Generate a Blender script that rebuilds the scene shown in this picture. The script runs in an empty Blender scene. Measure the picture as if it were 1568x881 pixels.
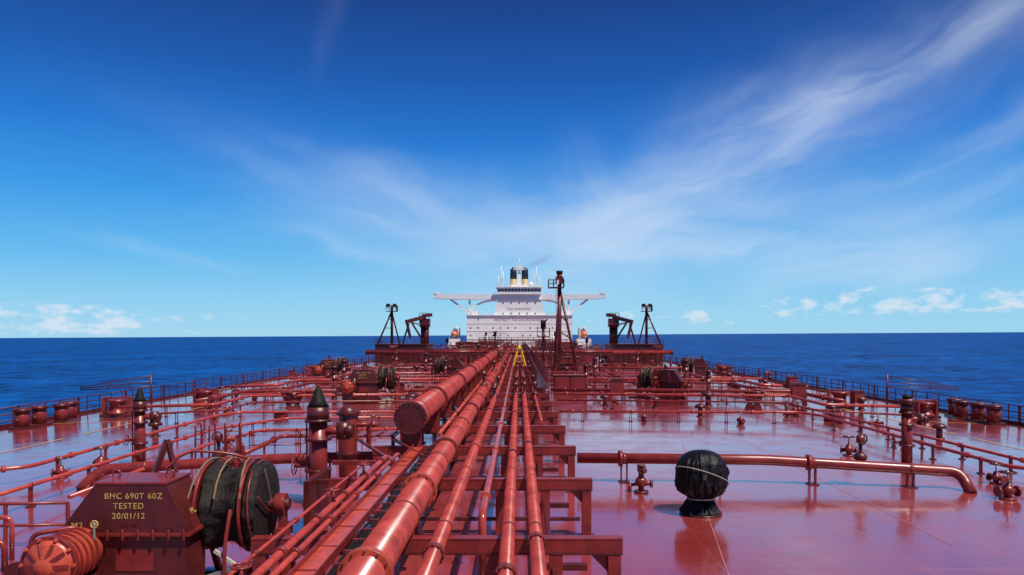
import bpy, bmesh, math, random
from mathutils import Vector, Matrix, noise as mn
rng = random.Random(7)
S = bpy.context.scene
S.view_settings.view_transform = 'Standard'
S.view_settings.look = 'None'
S.view_settings.exposure = 0
PI = math.pi

# ------------------------------------------------------------------ materials
def newmat(name):
    m = bpy.data.materials.new(name); m.use_nodes = True
    nt = m.node_tree
    return m, nt, nt.nodes['Principled BSDF']

def paint(name, col, rough=0.35, var=0.25, scale=3.0, rust=0.0, bump=0.05, metal=0.0, spec=0.5, detail=5, bd=.05):
    m, nt, p = newmat(name)
    N, L = nt.nodes, nt.links
    tc = N.new('ShaderNodeTexCoord')
    n1 = N.new('ShaderNodeTexNoise'); n1.inputs['Scale'].default_value = scale; n1.inputs['Detail'].default_value = detail
    n1.inputs['Roughness'].default_value = 0.65
    L.new(tc.outputs['Object'], n1.inputs['Vector'])
    r = N.new('ShaderNodeValToRGB')
    r.color_ramp.elements[0].position = 0.3; r.color_ramp.elements[1].position = 0.7
    d = [c*(1-var) for c in col]; l = [min(1, c*(1+var*0.8)) for c in col]
    r.color_ramp.elements[0].color = (*d, 1); r.color_ramp.elements[1].color = (*l, 1)
    L.new(n1.outputs['Fac'], r.inputs['Fac'])
    out = r.outputs['Color']
    if rust > 0:
        n2 = N.new('ShaderNodeTexNoise'); n2.inputs['Scale'].default_value = scale*1.9; n2.inputs['Detail'].default_value = 6; n2.inputs['Roughness'].default_value = .7
        L.new(tc.outputs['Object'], n2.inputs['Vector'])
        mr = N.new('ShaderNodeMapRange'); mr.inputs['From Min'].default_value = 0.52; mr.inputs['From Max'].default_value = 0.66
        mr.inputs['To Max'].default_value = rust
        L.new(n2.outputs['Fac'], mr.inputs['Value'])
        mx = N.new('ShaderNodeMixRGB'); mx.inputs['Color2'].default_value = (0.08, 0.020, 0.012, 1)
        L.new(mr.outputs['Result'], mx.inputs['Fac']); L.new(out, mx.inputs['Color1']); out = mx.outputs['Color']
    L.new(out, p.inputs['Base Color'])
    rr = N.new('ShaderNodeMapRange'); rr.inputs['To Min'].default_value = max(0.05, rough-0.1); rr.inputs['To Max'].default_value = rough+0.15
    L.new(n1.outputs['Fac'], rr.inputs['Value']); L.new(rr.outputs['Result'], p.inputs['Roughness'])
    p.inputs['Metallic'].default_value = metal; p.inputs['Specular IOR Level'].default_value = spec
    if bump > 0:
        b = N.new('ShaderNodeBump'); b.inputs['Strength'].default_value = bump; b.inputs['Distance'].default_value = bd
        L.new(n1.outputs['Fac'], b.inputs['Height']); L.new(b.outputs['Normal'], p.inputs['Normal'])
    return m

PIPE = paint('pipe_red_paint', (0.43, 0.055, 0.044), 0.25, 0.30, 1.6, 0.42)
RED = paint('fitting_red_paint', (0.23, 0.023, 0.019), 0.32, 0.35, 2.6, 0.45)
DRED = paint('dark_red_paint', (0.095, 0.011, 0.010), 0.36, 0.4, 2.6, 0.45)
ORED = paint('orange_red_paint', (0.50, 0.070, 0.034), 0.32, 0.3, 4.0, 0.4)
BLACK = paint('black_paint', (0.014, 0.010, 0.009), 0.6, 0.4, 5.0, spec=.2)
TARP = paint('black_tarpaulin', (0.010, 0.0065, 0.0060), 0.30, 0.5, 7.0, 0, 0.5, spec=.22, bd=.08)
GTARP = paint('grey_black_tarpaulin', (0.028, 0.021, 0.018), 0.5, 0.55, 12.0, 0, 0.7, spec=.12)
GREEN = paint('teal_cover_paint', (0.03, 0.20, 0.17), 0.45, 0.3)
WHITE = paint('white_paint', (0.82, 0.79, 0.74), 0.45, 0.08, 0.4, .0)
GLASS = paint('dark_window_glass', (0.05, 0.06, 0.075), 0.15, 0.2)
YELLOW = paint('yellow_paint', (0.75, 0.42, 0.02), 0.45, 0.15)
TAN = paint('funnel_tan_paint', (0.50, 0.36, 0.16), 0.5, 0.1)
NAVY = paint('funnel_navy_paint', (0.012, 0.020, 0.035), 0.4, 0.2)
ORANGE = paint('lifeboat_orange_paint', (0.70, 0.20, 0.07), 0.35, 0.1)
ROPE = paint('mooring_rope', (0.25, 0.14, 0.08), 0.8, 0.4, 20, 0, 0.4)
PROPE = paint('pale_mooring_rope', (0.50, 0.45, 0.38), 0.85, 0.35, 25, 0, 0.5)
STEEL = paint('bare_steel', (0.35, 0.33, 0.31), 0.4, 0.3, 6, 0.3, 0.05, 0.6)
STENCIL = paint('stencil_yellow_paint', (0.62, 0.40, 0.10), 0.5, 0.45, 18, .4)
LINEY = paint('deck_line_yellow', (0.62, 0.34, 0.10), 0.4, 0.3, 2, .3)
LINEP = paint('deck_line_pale', (0.50, 0.16, 0.14), 0.4, 0.4, 2, .2)

def deck_material():
    m, nt, p = newmat('deck_red_paint')
    N, L = nt.nodes, nt.links
    tc = N.new('ShaderNodeTexCoord')
    def nz(scale, det, vec=None, rough=0.6, dist=0.0):
        n = N.new('ShaderNodeTexNoise'); n.inputs['Scale'].default_value = scale; n.inputs['Detail'].default_value = det
        n.inputs['Roughness'].default_value = rough; n.inputs['Distortion'].default_value = dist
        L.new(vec or tc.outputs['Object'], n.inputs['Vector']); return n.outputs['Fac']
    big = nz(0.12, 4, dist=0.6); mid = nz(0.9, 6)
    r = N.new('ShaderNodeValToRGB')
    r.color_ramp.elements[0].position = 0.32; r.color_ramp.elements[0].color = (0.25, 0.026, 0.025, 1)
    r.color_ramp.elements[1].position = 0.68; r.color_ramp.elements[1].color = (0.40, 0.056, 0.050, 1)
    mixf = N.new('ShaderNodeMath'); mixf.operation = 'MULTIPLY_ADD'; mixf.inputs[1].default_value = 0.6
    h2 = N.new('ShaderNodeMath'); h2.operation = 'MULTIPLY'; h2.inputs[1].default_value = 0.4
    L.new(mid, h2.inputs[0]); L.new(big, mixf.inputs[0]); L.new(h2.outputs[0], mixf.inputs[2])
    L.new(mixf.outputs[0], r.inputs['Fac'])
    sx = N.new('ShaderNodeSeparateXYZ'); L.new(tc.outputs['Object'], sx.inputs[0])
    def seam(sock, period, w):
        a = N.new('ShaderNodeMath'); a.operation = 'PINGPONG'; a.inputs[1].default_value = period/2; L.new(sock, a.inputs[0])
        b = N.new('ShaderNodeMapRange'); b.inputs['From Min'].default_value = 0; b.inputs['From Max'].default_value = w
        b.inputs['To Min'].default_value = 1; b.inputs['To Max'].default_value = 0
        L.new(a.outputs[0], b.inputs['Value']); return b.outputs['Result']
    s1 = seam(sx.outputs['X'], 4.2, 0.03); s2 = seam(sx.outputs['Y'], 15.3, 0.03)
    mxs = N.new('ShaderNodeMath'); mxs.operation = 'MAXIMUM'; L.new(s1, mxs.inputs[0]); L.new(s2, mxs.inputs[1])
    sf = N.new('ShaderNodeMath'); sf.operation = 'MULTIPLY'; sf.inputs[1].default_value = 0.3; L.new(mxs.outputs[0], sf.inputs[0])
    mx = N.new('ShaderNodeMixRGB'); mx.inputs['Color2'].default_value = (0.45, 0.12, 0.10, 1)
    L.new(sf.outputs[0], mx.inputs['Fac']); L.new(r.outputs['Color'], mx.inputs['Color1'])
    mp = N.new('ShaderNodeMapping'); mp.inputs['Scale'].default_value = (.35, 2.2, 1); L.new(tc.outputs['Object'], mp.inputs[0])
    sc = N.new('ShaderNodeMapRange'); sc.inputs['From Min'].default_value = 0.52; sc.inputs['From Max'].default_value = 0.74; sc.inputs['To Max'].default_value = 0.55
    L.new(nz(1.2, 7, mp.outputs[0], rough=0.72, dist=.6), sc.inputs['Value'])
    mx2 = N.new('ShaderNodeMixRGB'); mx2.inputs['Color2'].default_value = (0.15, 0.022, 0.018, 1)
    L.new(sc.outputs['Result'], mx2.inputs['Fac']); L.new(mx.outputs['Color'], mx2.inputs['Color1'])
    L.new(mx2.outputs['Color'], p.inputs['Base Color'])
    rr = N.new('ShaderNodeMapRange'); rr.inputs['From Min'].default_value = 0.38; rr.inputs['From Max'].default_value = 0.62
    rr.inputs['To Min'].default_value = 0.12; rr.inputs['To Max'].default_value = 0.34
    L.new(mixf.outputs[0], rr.inputs['Value']); L.new(rr.outputs['Result'], p.inputs['Roughness'])
    p.inputs['Specular IOR Level'].default_value = 0.9
    p.inputs['Coat Weight'].default_value = 0.85; p.inputs['Coat IOR'].default_value = 1.7
    cr_ = N.new('ShaderNodeMapRange'); cr_.inputs['From Min'].default_value = 0.4; cr_.inputs['From Max'].default_value = 0.65
    cr_.inputs['To Min'].default_value = 0.05; cr_.inputs['To Max'].default_value = 0.18
    L.new(mid, cr_.inputs['Value']); L.new(cr_.outputs['Result'], p.inputs['Coat Roughness'])
    hs = N.new('ShaderNodeMath'); hs.operation = 'MULTIPLY_ADD'; hs.inputs[1].default_value = 0.25
    L.new(mxs.outputs[0], hs.inputs[0]); L.new(mid, hs.inputs[2])
    b = N.new('ShaderNodeBump'); b.inputs['Strength'].default_value = 0.12; b.inputs['Distance'].default_value = 0.05
    L.new(hs.outputs[0], b.inputs['Height'])
    L.new(b.outputs['Normal'], p.inputs['Normal']); L.new(b.outputs['Normal'], p.inputs['Coat Normal'])
    return m
DECK = deck_material()

def sea_material():
    m, nt, p = newmat('sea_water')
    N, L = nt.nodes, nt.links
    tc = N.new('ShaderNodeTexCoord')
    mp = N.new('ShaderNodeMapping'); mp.inputs['Scale'].default_value = (0.8, 0.8, 1); mp.inputs['Rotation'].default_value = (0, 0, 0.5)
    L.new(tc.outputs['Object'], mp.inputs[0])
    def nz(s, d, r=0.6):
        n = N.new('ShaderNodeTexNoise'); n.inputs['Scale'].default_value = s; n.inputs['Detail'].default_value = d; n.inputs['Roughness'].default_value = r
        L.new(mp.outputs[0], n.inputs['Vector']); return n.outputs['Fac']
    a = nz(0.09, 5, 0.62); c = nz(0.011, 4, 0.6)
    r = N.new('ShaderNodeValToRGB'); e = r.color_ramp.elements
    e[0].position = 0.40; e[0].color = (0.0002, 0.013, 0.085, 1); e[1].position = 0.62; e[1].color = (0.001, 0.085, 0.36, 1)
    add = N.new('ShaderNodeMath'); add.operation = 'MULTIPLY_ADD'; add.inputs[1].default_value = 0.38
    q = N.new('ShaderNodeMath'); q.operation = 'MULTIPLY'; q.inputs[1].default_value = 0.62
    L.new(a, q.inputs[0]); L.new(c, add.inputs[0]); L.new(q.outputs[0], add.inputs[2]); L.new(add.outputs[0], r.inputs['Fac'])
    L.new(r.outputs['Color'], p.inputs['Base Color'])
    p.inputs['Roughness'].default_value = 0.4
    p.inputs['Specular IOR Level'].default_value = 0.02
    b = N.new('ShaderNodeBump'); b.inputs['Strength'].default_value = .9; b.inputs['Distance'].default_value = 3.0
    L.new(a, b.inputs['Height']); L.new(b.outputs['Normal'], p.inputs['Normal'])
    return m
SEA = sea_material()

# ------------------------------------------------------------------ mesh builder
class B:
    def __init__(s, name):
        s.name = name; s.bm = bmesh.new(); s.mats = []
    def mi(s, m):
        if m not in s.mats: s.mats.append(m)
        return s.mats.index(m)
    def face(s, vs, mat, smooth=False):
        try: f = s.bm.faces.new(vs)
        except ValueError: return
        f.material_index = s.mi(mat); f.smooth = smooth
    def box(s, c, size, mat, rot=None):
        hx, hy, hz = [v/2 for v in size]; c = Vector(c)
        R = rot if rot is not None else Matrix.Identity(3)
        v = [s.bm.verts.new(c + R @ Vector((x*hx, y*hy, z*hz))) for x in (-1, 1) for y in (-1, 1) for z in (-1, 1)]
        for q in ((0, 1, 3, 2), (4, 6, 7, 5), (0, 4, 5, 1), (2, 3, 7, 6), (0, 2, 6, 4), (1, 5, 7, 3)):
            s.face([v[i] for i in q], mat)
    def bb(s, x0, x1, y0, y1, z0, z1, mat):
        s.box(((x0+x1)/2, (y0+y1)/2, (z0+z1)/2), (x1-x0, y1-y0, z1-z0), mat)
    def beam(s, p1, p2, w, h, mat):
        p1, p2 = Vector(p1), Vector(p2); d = p2-p1
        q = d.to_track_quat('Y', 'Z').to_matrix()
        s.box((p1+p2)/2, (w, d.length, h), mat, q)
    def prism(s, prof, y0, y1, mat):
        a = [s.bm.verts.new((x, y0, z)) for x, z in prof]; b = [s.bm.verts.new((x, y1, z)) for x, z in prof]
        s.face(a, mat); s.face(b[::-1], mat)
        n = len(prof)
        for i in range(n): s.face([a[i], b[i], b[(i+1) % n], a[(i+1) % n]], mat)
    def cyl(s, p1, p2, r, mat, r2=None, seg=16, caps=True):
        p1, p2 = Vector(p1), Vector(p2); r2 = r if r2 is None else r2
        s.sweep([p1, p2], [r, r2], mat, seg, caps)
    def sweep(s, pts, rs, mat, seg=12, caps=True, closed=False):
        pts = [Vector(p) for p in pts]; n = len(pts)
        t0 = (pts[1]-pts[0]).normalized()
        nrm = t0.orthogonal().normalized(); rings = []; prev = t0
        for i, p in enumerate(pts):
            if closed: t = (pts[(i+1) % n]-pts[i-1]).normalized()
            elif i == 0: t = t0
            elif i == n-1: t = (pts[-1]-pts[-2]).normalized()
            else: t = ((pts[i+1]-p).normalized()+(p-pts[i-1]).normalized()).normalized()
            nrm = (prev.rotation_difference(t) @ nrm); nrm = (nrm - t*nrm.dot(t)).normalized(); prev = t
            bi = t.cross(nrm)
            rings.append([s.bm.verts.new(p + (nrm*math.cos(2*PI*k/seg)+bi*math.sin(2*PI*k/seg))*rs[i]) for k in range(seg)])
        m = n if closed else n-1
        for i in range(m):
            a, b = rings[i], rings[(i+1) % n]
            for k in range(seg): s.face([a[k], a[(k+1) % seg], b[(k+1) % seg], b[k]], mat, True)
        if caps and not closed:
            s.face(rings[0][::-1], mat); s.face(rings[-1], mat)
    def tube(s, pts, r, mat, bend=0.25, seg=12):
        pts = [Vector(p) for p in pts]; out = [pts[0]]
        for i in range(1, len(pts)-1):
            a, b, c = pts[i-1], pts[i], pts[i+1]
            d = min(bend, (a-b).length*0.49, (c-b).length*0.49)
            p0 = b+(a-b).normalized()*d; p2 = b+(c-b).normalized()*d
            for k in range(6):
                t = k/5; out.append(p0*(1-t)**2+b*2*t*(1-t)+p2*t*t)
        out.append(pts[-1])
        s.sweep(out, [r]*len(out), mat, seg)
    def ring(s, c, axis, R, r, mat, n=20, seg=6):
        c = Vector(c); ax = Vector(axis).normalized(); u = ax.orthogonal().normalized(); v = ax.cross(u)
        s.sweep([c+(u*math.cos(2*PI*k/n)+v*math.sin(2*PI*k/n))*R for k in range(n)], [r]*n, mat, seg, closed=True)
    def wheel(s, c, axis, R, mat, r=0.018):
        c = Vector(c); ax = Vector(axis).normalized(); u = ax.orthogonal().normalized(); v = ax.cross(u)
        s.ring(c, axis, R, r, mat)
        for k in range(3):
            d = u*math.cos(PI*k/3)+v*math.sin(PI*k/3); s.cyl(c-d*R, c+d*R, r*0.7, mat, seg=6)
    def lathe(s, c, prof, mat, seg=24, fn=None, axis='Z', shear=0):
        c = Vector(c); rings = []
        for j, (r, z) in enumerate(prof):
            ring = []
            for k in range(seg):
                a = 2*PI*k/seg; rr = r*(fn(a, z) if fn else 1)
                if axis == 'Z': p = Vector((rr*math.cos(a)+shear*z, rr*math.sin(a), z))
                elif axis == 'X': p = Vector((z, rr*math.cos(a), rr*math.sin(a)))
                else: p = Vector((rr*math.sin(a), z, rr*math.cos(a)))
                ring.append(s.bm.verts.new(c+p))
            rings.append(ring)
        for a, b in zip(rings, rings[1:]):
            for k in range(seg): s.face([a[k], a[(k+1) % seg], b[(k+1) % seg], b[k]], mat, True)
        s.face(rings[0][::-1], mat, True); s.face(rings[-1], mat, True)
    def rail(s, pts, h, mat, sp=1.5, r=0.022, n=3, seg=6):
        pts = [Vector(p) for p in pts]; up = Vector((0, 0, 1))
        for a, b in zip(pts, pts[1:]):
            L = (b-a).length; k = max(1, round(L/sp))
            for i in range(k+1):
                p = a.lerp(b, i/k); s.cyl(p, p+up*h, r, mat, seg=seg, caps=False)
            for j in range(n):
                z = h*(j+1)/n; s.cyl(a+up*z, b+up*z, r*0.9, mat, seg=seg)
    def done(s, loc=(0, 0, 0), rotz=0, bevel=0, scale=1):
        me = bpy.data.meshes.new(s.name)
        bmesh.ops.recalc_face_normals(s.bm, faces=s.bm.faces)
        s.bm.to_mesh(me); s.bm.free()
        for m in s.mats: me.materials.append(m)
        o = bpy.data.objects.new(s.name, me); S.collection.objects.link(o)
        o.location = loc; o.rotation_euler = (0, 0, rotz); o.scale = (scale,)*3
        if bevel:
            bv = o.modifiers.new('bevel', 'BEVEL'); bv.width = bevel; bv.segments = 2; bv.limit_method = 'ANGLE'; bv.angle_limit = math.radians(50)
        return o
def inst(o, loc, rotz=0, scale=1):
    c = bpy.data.objects.new(o.name.split('.')[0], o.data); S.collection.objects.link(c)
    c.location = loc; c.rotation_euler = (0, 0, rotz); c.scale = (scale,)*3
    for ch in o.children:
        k = bpy.data.objects.new(ch.name.split('.')[0], ch.data); S.collection.objects.link(k); k.parent = c
        k.location = ch.location; k.rotation_euler = ch.rotation_euler
    return c
def cz(x): return -0.6*(x/30)**2
def half(y):
    if y >= 38: return 30.0
    return 30*math.sqrt(max(0.0, 1-((38-y)/60)**2))

# ------------------------------------------------------------------ hull & deck
b = B('ship_deck')
ys = [-21.9, -21, -18, -14, -10, -5, 0, 5, 10, 15, 20, 25, 30, 34, 38]+list(range(45, 301, 15))
rows = []
for y in ys:
    rows.append([b.bm.verts.new((half(y)*i/24, y, cz(half(y)*i/24))) for i in range(-24, 25)])
for a, c in zip(rows, rows[1:]):
    for i in range(48): b.face([a[i], a[i+1], c[i+1], c[i]], DECK, True)
for sgn, idx in ((-1, 0), (1, 48)):
    lo = [b.bm.verts.new((r[idx].co.x*0.98, r[idx].co.y, -24)) for r in rows]
    for k in range(len(rows)-1): b.face([rows[k][idx], rows[k+1][idx], lo[k+1], lo[k]], DRED)
a0 = b.bm.verts.new((-30, 300.0, -24)); a1 = b.bm.verts.new((30, 300.0, -24))
b.face([rows[-1][0], rows[-1][24], rows[-1][48], a1, a0], DRED)
b.done()
for sgn in (-1, 1):
    b = B('ship_railing')
    yy = [0, 6, 12, 18, 24, 30, 36, 42]+list(range(54, 256, 12))
    pts = [(sgn*(half(y)-0.15), y, cz(half(y))) for y in yy]
    b.rail(pts, 1.15, DRED, 1.5, 0.04, 3)
    for a, c in zip(pts, pts[1:]): b.beam(Vector(a)+Vector((0, 0, .08)), Vector(c)+Vector((0, 0, .08)), 0.04, 0.24, DRED)
    for y in range(44, 254, 6):
        b.bb(sgn*29.85-.06, sgn*29.85+.06, y-.06, y+.06, cz(30), cz(30)+1.2, DRED)
    b.done()
b = B('deck_marking')
def strip(x0, y0, x1, y1, w, mat):
    d = Vector((x1-x0, y1-y0)).normalized()*w/2; n = Vector((-d.y, d.x))
    k = max(1, int(abs(x1-x0)/1.2))
    for i in range(k):
        t0, t1 = i/k, (i+1)/k
        q = []
        for t, sg in ((t0, -1), (t1, -1), (t1, 1), (t0, 1)):
            x = x0+(x1-x0)*t+n.x*sg; y = y0+(y1-y0)*t+n.y*sg
            q.append(b.bm.verts.new((x, y, cz(x)+0.016)))
        b.face(q, mat)
for sg in (-1, 1):
    for y0 in range(26, 240, 12): strip(sg*22.5, y0, sg*22.5, y0+10.5, 0.14, LINEY)
    strip(sg*22.5, 44, sg*29, 44, 0.12, LINEY)
    strip(sg*8, 62, sg*20, 62, 0.12, LINEY)
strip(3.2, 9, 7.3, 33, 0.022, LINEP); strip(2.6, 33, 28, 33, 0.03, LINEP); strip(10, 17, 10.5, 40, 0.022, LINEP)
b.done()

b = B('sea')
R = 90000
v = [b.bm.verts.new(p) for p in ((-R, -R, 0), (R, -R, 0), (R, R, 0), (-R, R, 0))]
b.face(v, SEA); o = b.done((0, 0, -22)); o.rotation_euler = (0, math.radians(-0.33), 0)

# ------------------------------------------------------------------ pipe rack
F0, SP = 12.46, 5.1
frames = [F0+SP*i for i in range(-1, 46)]
b = B('pipe_rack_support')
for i, y in enumerate(frames):
    x0, x1 = -4.5, 1.74
    for z, h, w in ((1.375, 0.03, 0.22), (1.125, 0.03, 0.22)): b.bb(x0, x1, y-w/2, y+w/2, z-h/2, z+h/2, DRED if z < 1.2 else RED)
    b.bb(x0+.002, x1-.002, y-.03, y+.03, 1.141, 1.359, DRED)
    b.bb(x0+.004, x1-.004, y-.105, y-.09, 1.142, 1.358, RED)
    for x in (1.6, -4.36, -2.5, -0.45, .62):
        b.bb(x-.11, x+.11, y-.10, y+.10, cz(x)-.01, 1.108, RED)
        b.bb(x-.2, x+.2, y-.2, y+.2, cz(x), 0.02, DRED)
    if y < 60:
        b.prism([(1.489, 1.108), (1.19, 1.108), (1.489, .8)], y-.012, y+.012, RED)
        b.bb(.2, 1.3, y+1.6, y+1.75, .3, .42, DRED)
    b.bb(-4.2, 1.45, y-.05, y+.05, .38, .46, DRED)
    if y < 120:
        b.bb(-1.7, -1.62, y+.1, y+SP-.1, .5, .62, DRED); b.bb(.55, .63, y+.1, y+SP-.1, .78, .9, DRED)
b.done(bevel=0.008)

def run(name, x, z, r, y0, y1, mat=PIPE, fl=2, off=1.3, seg=20, coll=ORED):
    b = B(name)
    b.cyl((x, y0, z), (x, y1, z), r, mat, seg=seg)
    k = 0; y = F0-SP+off
    while y < y1-1:
        if y > y0+0.4:
            if k % fl == 0:
                cm = coll if rng.random() < .5 else RED
                b.cyl((x, y-.07, z), (x, y-.012, z), r*1.24+.012, cm, seg=seg); b.cyl((x, y+.012, z), (x, y+.07, z), r*1.24+.012, cm, seg=seg)
                if y < 60:
                    n = 12
                    for j in range(n):
                        a = 2*PI*j/n; rr = r*1.13+.01
                        b.cyl((x+rr*math.cos(a), y-.10, z+rr*math.sin(a)), (x+rr*math.cos(a), y+.10, z+rr*math.sin(a)), .014, DRED, seg=6)
            else: b.cyl((x, y-.04, z), (x, y+.04, z), r*1.06+.006, mat, seg=seg)
        k += 1; y += SP
    for y in frames:
        if y0 < y < y1:
            b.cyl((x, y-.03, z), (x, y+.03, z), r+.014, RED, seg=seg)
            if z-r > 1.395: b.bb(x-r*.7, x+r*.7, y-.09, y+.09, 1.391, z-r*.75, RED)
    return b.done()
run('cargo_pipe', -1.97, 1.72, 0.275, 3, 244, fl=1, off=2.1, seg=32)
run('cargo_pipe', -3.3, 2.28, 0.42, 22.4, 236, fl=2, off=1.0, seg=32)
run('service_pipe', -1.27, 1.54, 0.125, 3, 244, fl=2, off=3.6)
run('service_pipe', -0.185, 1.52, 0.115, 3, 244, fl=2, off=2.7)
run('service_pipe', 0.27, 1.52, 0.115, 3, 244, fl=2, off=4.3)
run('service_pipe', -2.62, 1.55, 0.07, 24, 244, fl=2, off=2.7)
run('service_pipe', 0.85, 1.5, 0.06, 28, 244, fl=3, off=2.7)
run('service_pipe', -4.2, 1.56, 0.16, 38, 244, fl=2, off=0.7)
b = B('service_pipe')
b.tube([(-0.68, 244, 1.5), (-0.68, 13.6, 1.5), (-0.68, 13.6, 0.0)], .075, PIPE, .3, 16)
for y in range(15, 100, 6): b.cyl((-.68, y-.05, 1.5), (-.68, y+.05, 1.5), .11, ORED)
b.done()
b = B('blind_flange')
b.cyl((-3.3, 22.32, 2.28), (-3.3, 22.40, 2.28), .50, DRED, seg=36); b.cyl((-3.3, 22.43, 2.28), (-3.3, 22.52, 2.28), .50, RED, seg=36)
for j in range(20):
    a = 2*PI*j/20; b.cyl((-3.3+.46*math.cos(a), 22.27, 2.28+.46*math.sin(a)), (-3.3+.46*math.cos(a), 22.56, 2.28+.46*math.sin(a)), .02, RED, seg=6)
b.done()

b = B('cable_tray')
b.bb(-3.13, -2.79, 3, 21.9, 1.45, 1.47, ORED)
for x in (-3.14, -2.78): b.bb(x-.012, x+.012, 3, 21.9, 1.43, 1.56, RED)
y = 3.2
while y < 21.8: b.bb(-3.12, -2.8, y, y+.05, 1.471, 1.482, RED); y += 1.2
b.done(bevel=.004)
b = B('black_cable')
for k, x in enumerate((-2.66, -2.60, -2.55)):
    pts = [(x+.02*math.sin(y*.9+k*2), y, 1.45+.018*math.sin(y*2.1+k)) for y in [3+.3*i for i in range(66)]]
    b.sweep(pts, [.028]*len(pts), BLACK, 6)
for i in range(30): b.bb(-2.7, -2.51, 3+.64*i, 3.05+.64*i, 1.40, 1.49, RED)
b.done()
b = B('hydraulic_line')
for x, r in ((-3.35, .05), (-3.58, .065), (-3.95, .03)):
    b.tube([(x, 3, 1.52), (x, 20.5-abs(x+3.3)*2, 1.52), (x-.0, 21.4-abs(x+3.3)*2, 1.1), (x, 21.4-abs(x+3.3)*2, 0)], r, PIPE, .2)
    for y in range(5, 20, 2): b.cyl((x, y, 1.52), (x, y+.1, 1.52), r*1.7, RED)
for y in (9.5, 14.2, 17.0):
    b.cyl((-3.58, y, 1.5), (-3.58, y, 1.82), .03, RED, seg=8); b.wheel((-3.58, y, 1.82), (0, 0, 1), .12, RED)
b.done()
b = B('access_platform')
b.bb(-6.6, -3.9, 23.3, 24.2, 1.58, 1.62, RED)
for x in (-6.5, -5.2, -4.0): b.cyl((x, 23.4, cz(x)), (x, 23.4, 1.58), .06, RED, seg=8)
b.rail([(-6.6, 23.3, 1.62), (-6.6, 24.2, 1.62), (-4, 24.2, 1.62)], .75, RED, 1.2, .022, 2)
b.beam((-4.0, 23.4, 1.5), (-2.7, 20.6, 1.42), .08, .08, RED)
b.beam((-5.2, 23.4, 1.55), (-3.6, 20.2, 1.42), .08, .08, RED)
b.bb(-4.9, -2.95, 19.3, 19.42, 1.395, 1.5, RED); b.bb(-5.2, -3.1, 18.2, 18.3, 1.1, 1.22, DRED); b.bb(-5.15, -5.0, 17.6, 19.4, 0, 1.3, DRED)
for i in range(7): b.bb(-6.5+.4*i, -6.42+.4*i, 23.25, 24.25, 1.621, 1.65, DRED)
b.done(bevel=.006)
b = B('catwalk')
b.bb(1.05, 1.72, 44, 246, 1.60, 1.65, DRED)
b.rail([(1.05, 44, 1.65), (1.05, 246, 1.65)], 1.05, DRED, 2.0, .03, 3); b.rail([(1.72, 44, 1.65), (1.72, 246, 1.65)], 1.05, DRED, 2.0, .03, 3)
for k in range(6): b.bb(1.05, 1.72, 42.2+.3*k, 42.4+.3*k, .2+.24*k, .24+.24*k, DRED)
b.rail([(1.72, 42.2, .2), (1.72, 44, 1.65)], 1.0, DRED, 1, .025, 2)
b.done()
for (y, w0, w1, z) in ((84, -2.5, 3.8, 3.05), (110, -6.0, 4.6, 3.3)):
    b = B('crossover_walkway')
    b.bb(w0, w1, y-.6, y+.6, z-.06, z, DRED)
    for x in (w0+.1, w1-.1, 1.9):
        for yy in (y-.5, y+.5): b.bb(x-.09, x+.09, yy-.09, yy+.09, 0, z-.061, DRED)
    for yy in (y-.58, y+.58): b.rail([(w0, yy, z), (w1, yy, z)], 1.1, DRED, .8, .035, 3)
    b.beam((w1-.1, y-.5, .3), (1.9, y-.5, z-.2), .08, .08, DRED)
    for k in range(9): b.bb(w1+.05+.22*k, w1+.27+.22*k, y-.4, y+.4, z-.32*(k+1), z-.32*(k+1)+.05, DRED)
    b.done()
b = B('valve_actuator')
b.cyl((0, 0, -.1), (0, 0, .45), .05, DRED, seg=10); b.lathe((0, 0, 0), [(.05, -.12), (.17, -.05), (.17, .06), (.06, .14)], DRED, 14); b.cyl((0, 0, .4), (0, 0, .58), .11, RED, seg=12); b.wheel((0, -.08, .5), (0, 1, 0), .14, DRED, .02)
va = b.done((-1.27, 37.5, 1.62))
for x in (-1.27, -.185, .27, .85):
    for y in (39.5, 46.2, 61.3, 70.8): inst(va, (x, y+x*.7, 1.60), 0, 1.1)
for y in (41, 58, 79): inst(va, (-1.97, y, 2.0), 0, 1.3)

# ------------------------------------------------------------------ transverse pipes
def xpipe(name, pts, r, legs=3.0, fl=4.0, mat=PIPE, seg=14):
    b = B(name); b.tube(pts, r, mat, max(.3, r*2.2), seg)
    for a, c in zip(pts, pts[1:]):
        a, c = Vector(a), Vector(c); L = (c-a).length
        if abs((c-a).z) > L*.5 or L < 1.5: continue
        k = max(1, int(L/legs)); d = (c-a).normalized()
        for i in range(k):
            p = a.lerp(c, (i+.5)/k); g = cz(p.x)
            w = max(.05, r*.5)
            for s_ in (-1, 1):
                q = p+d*s_*w*1.1
                b.box((q.x, q.y, (g+q.z-r)/2), (w*.5, w*1.6, q.z-r-g+.02), RED)
            b.box((p.x, p.y, g+.02), (w*4, w*4, .03), DRED)
            b.cyl(p-d*.05, p+d*.05, r+.015, RED, seg=seg)
        k = max(1, int(L/fl))
        for i in range(k):
            p = a.lerp(c, (i+.23)/k); b.cyl(p-d*.06, p+d*.06, r*1.4+.02, mat, seg=seg)
    return b.done()
xpipe('crossover_pipe', [(1.9, 24.1, .78), (8, 24.1, .72), (14.1, 23.6, .42), (14.1, 23.0, -.15)], .17, 2.7, 3.2, RED, 20)
xpipe('crossover_pipe', [(-4.7, 24.4, .78), (-8, 24.4, .70), (-13.6, 24, .42), (-14.0, 23.5, -.15)], .17, 2.7, 3.2, RED, 20)
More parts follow.
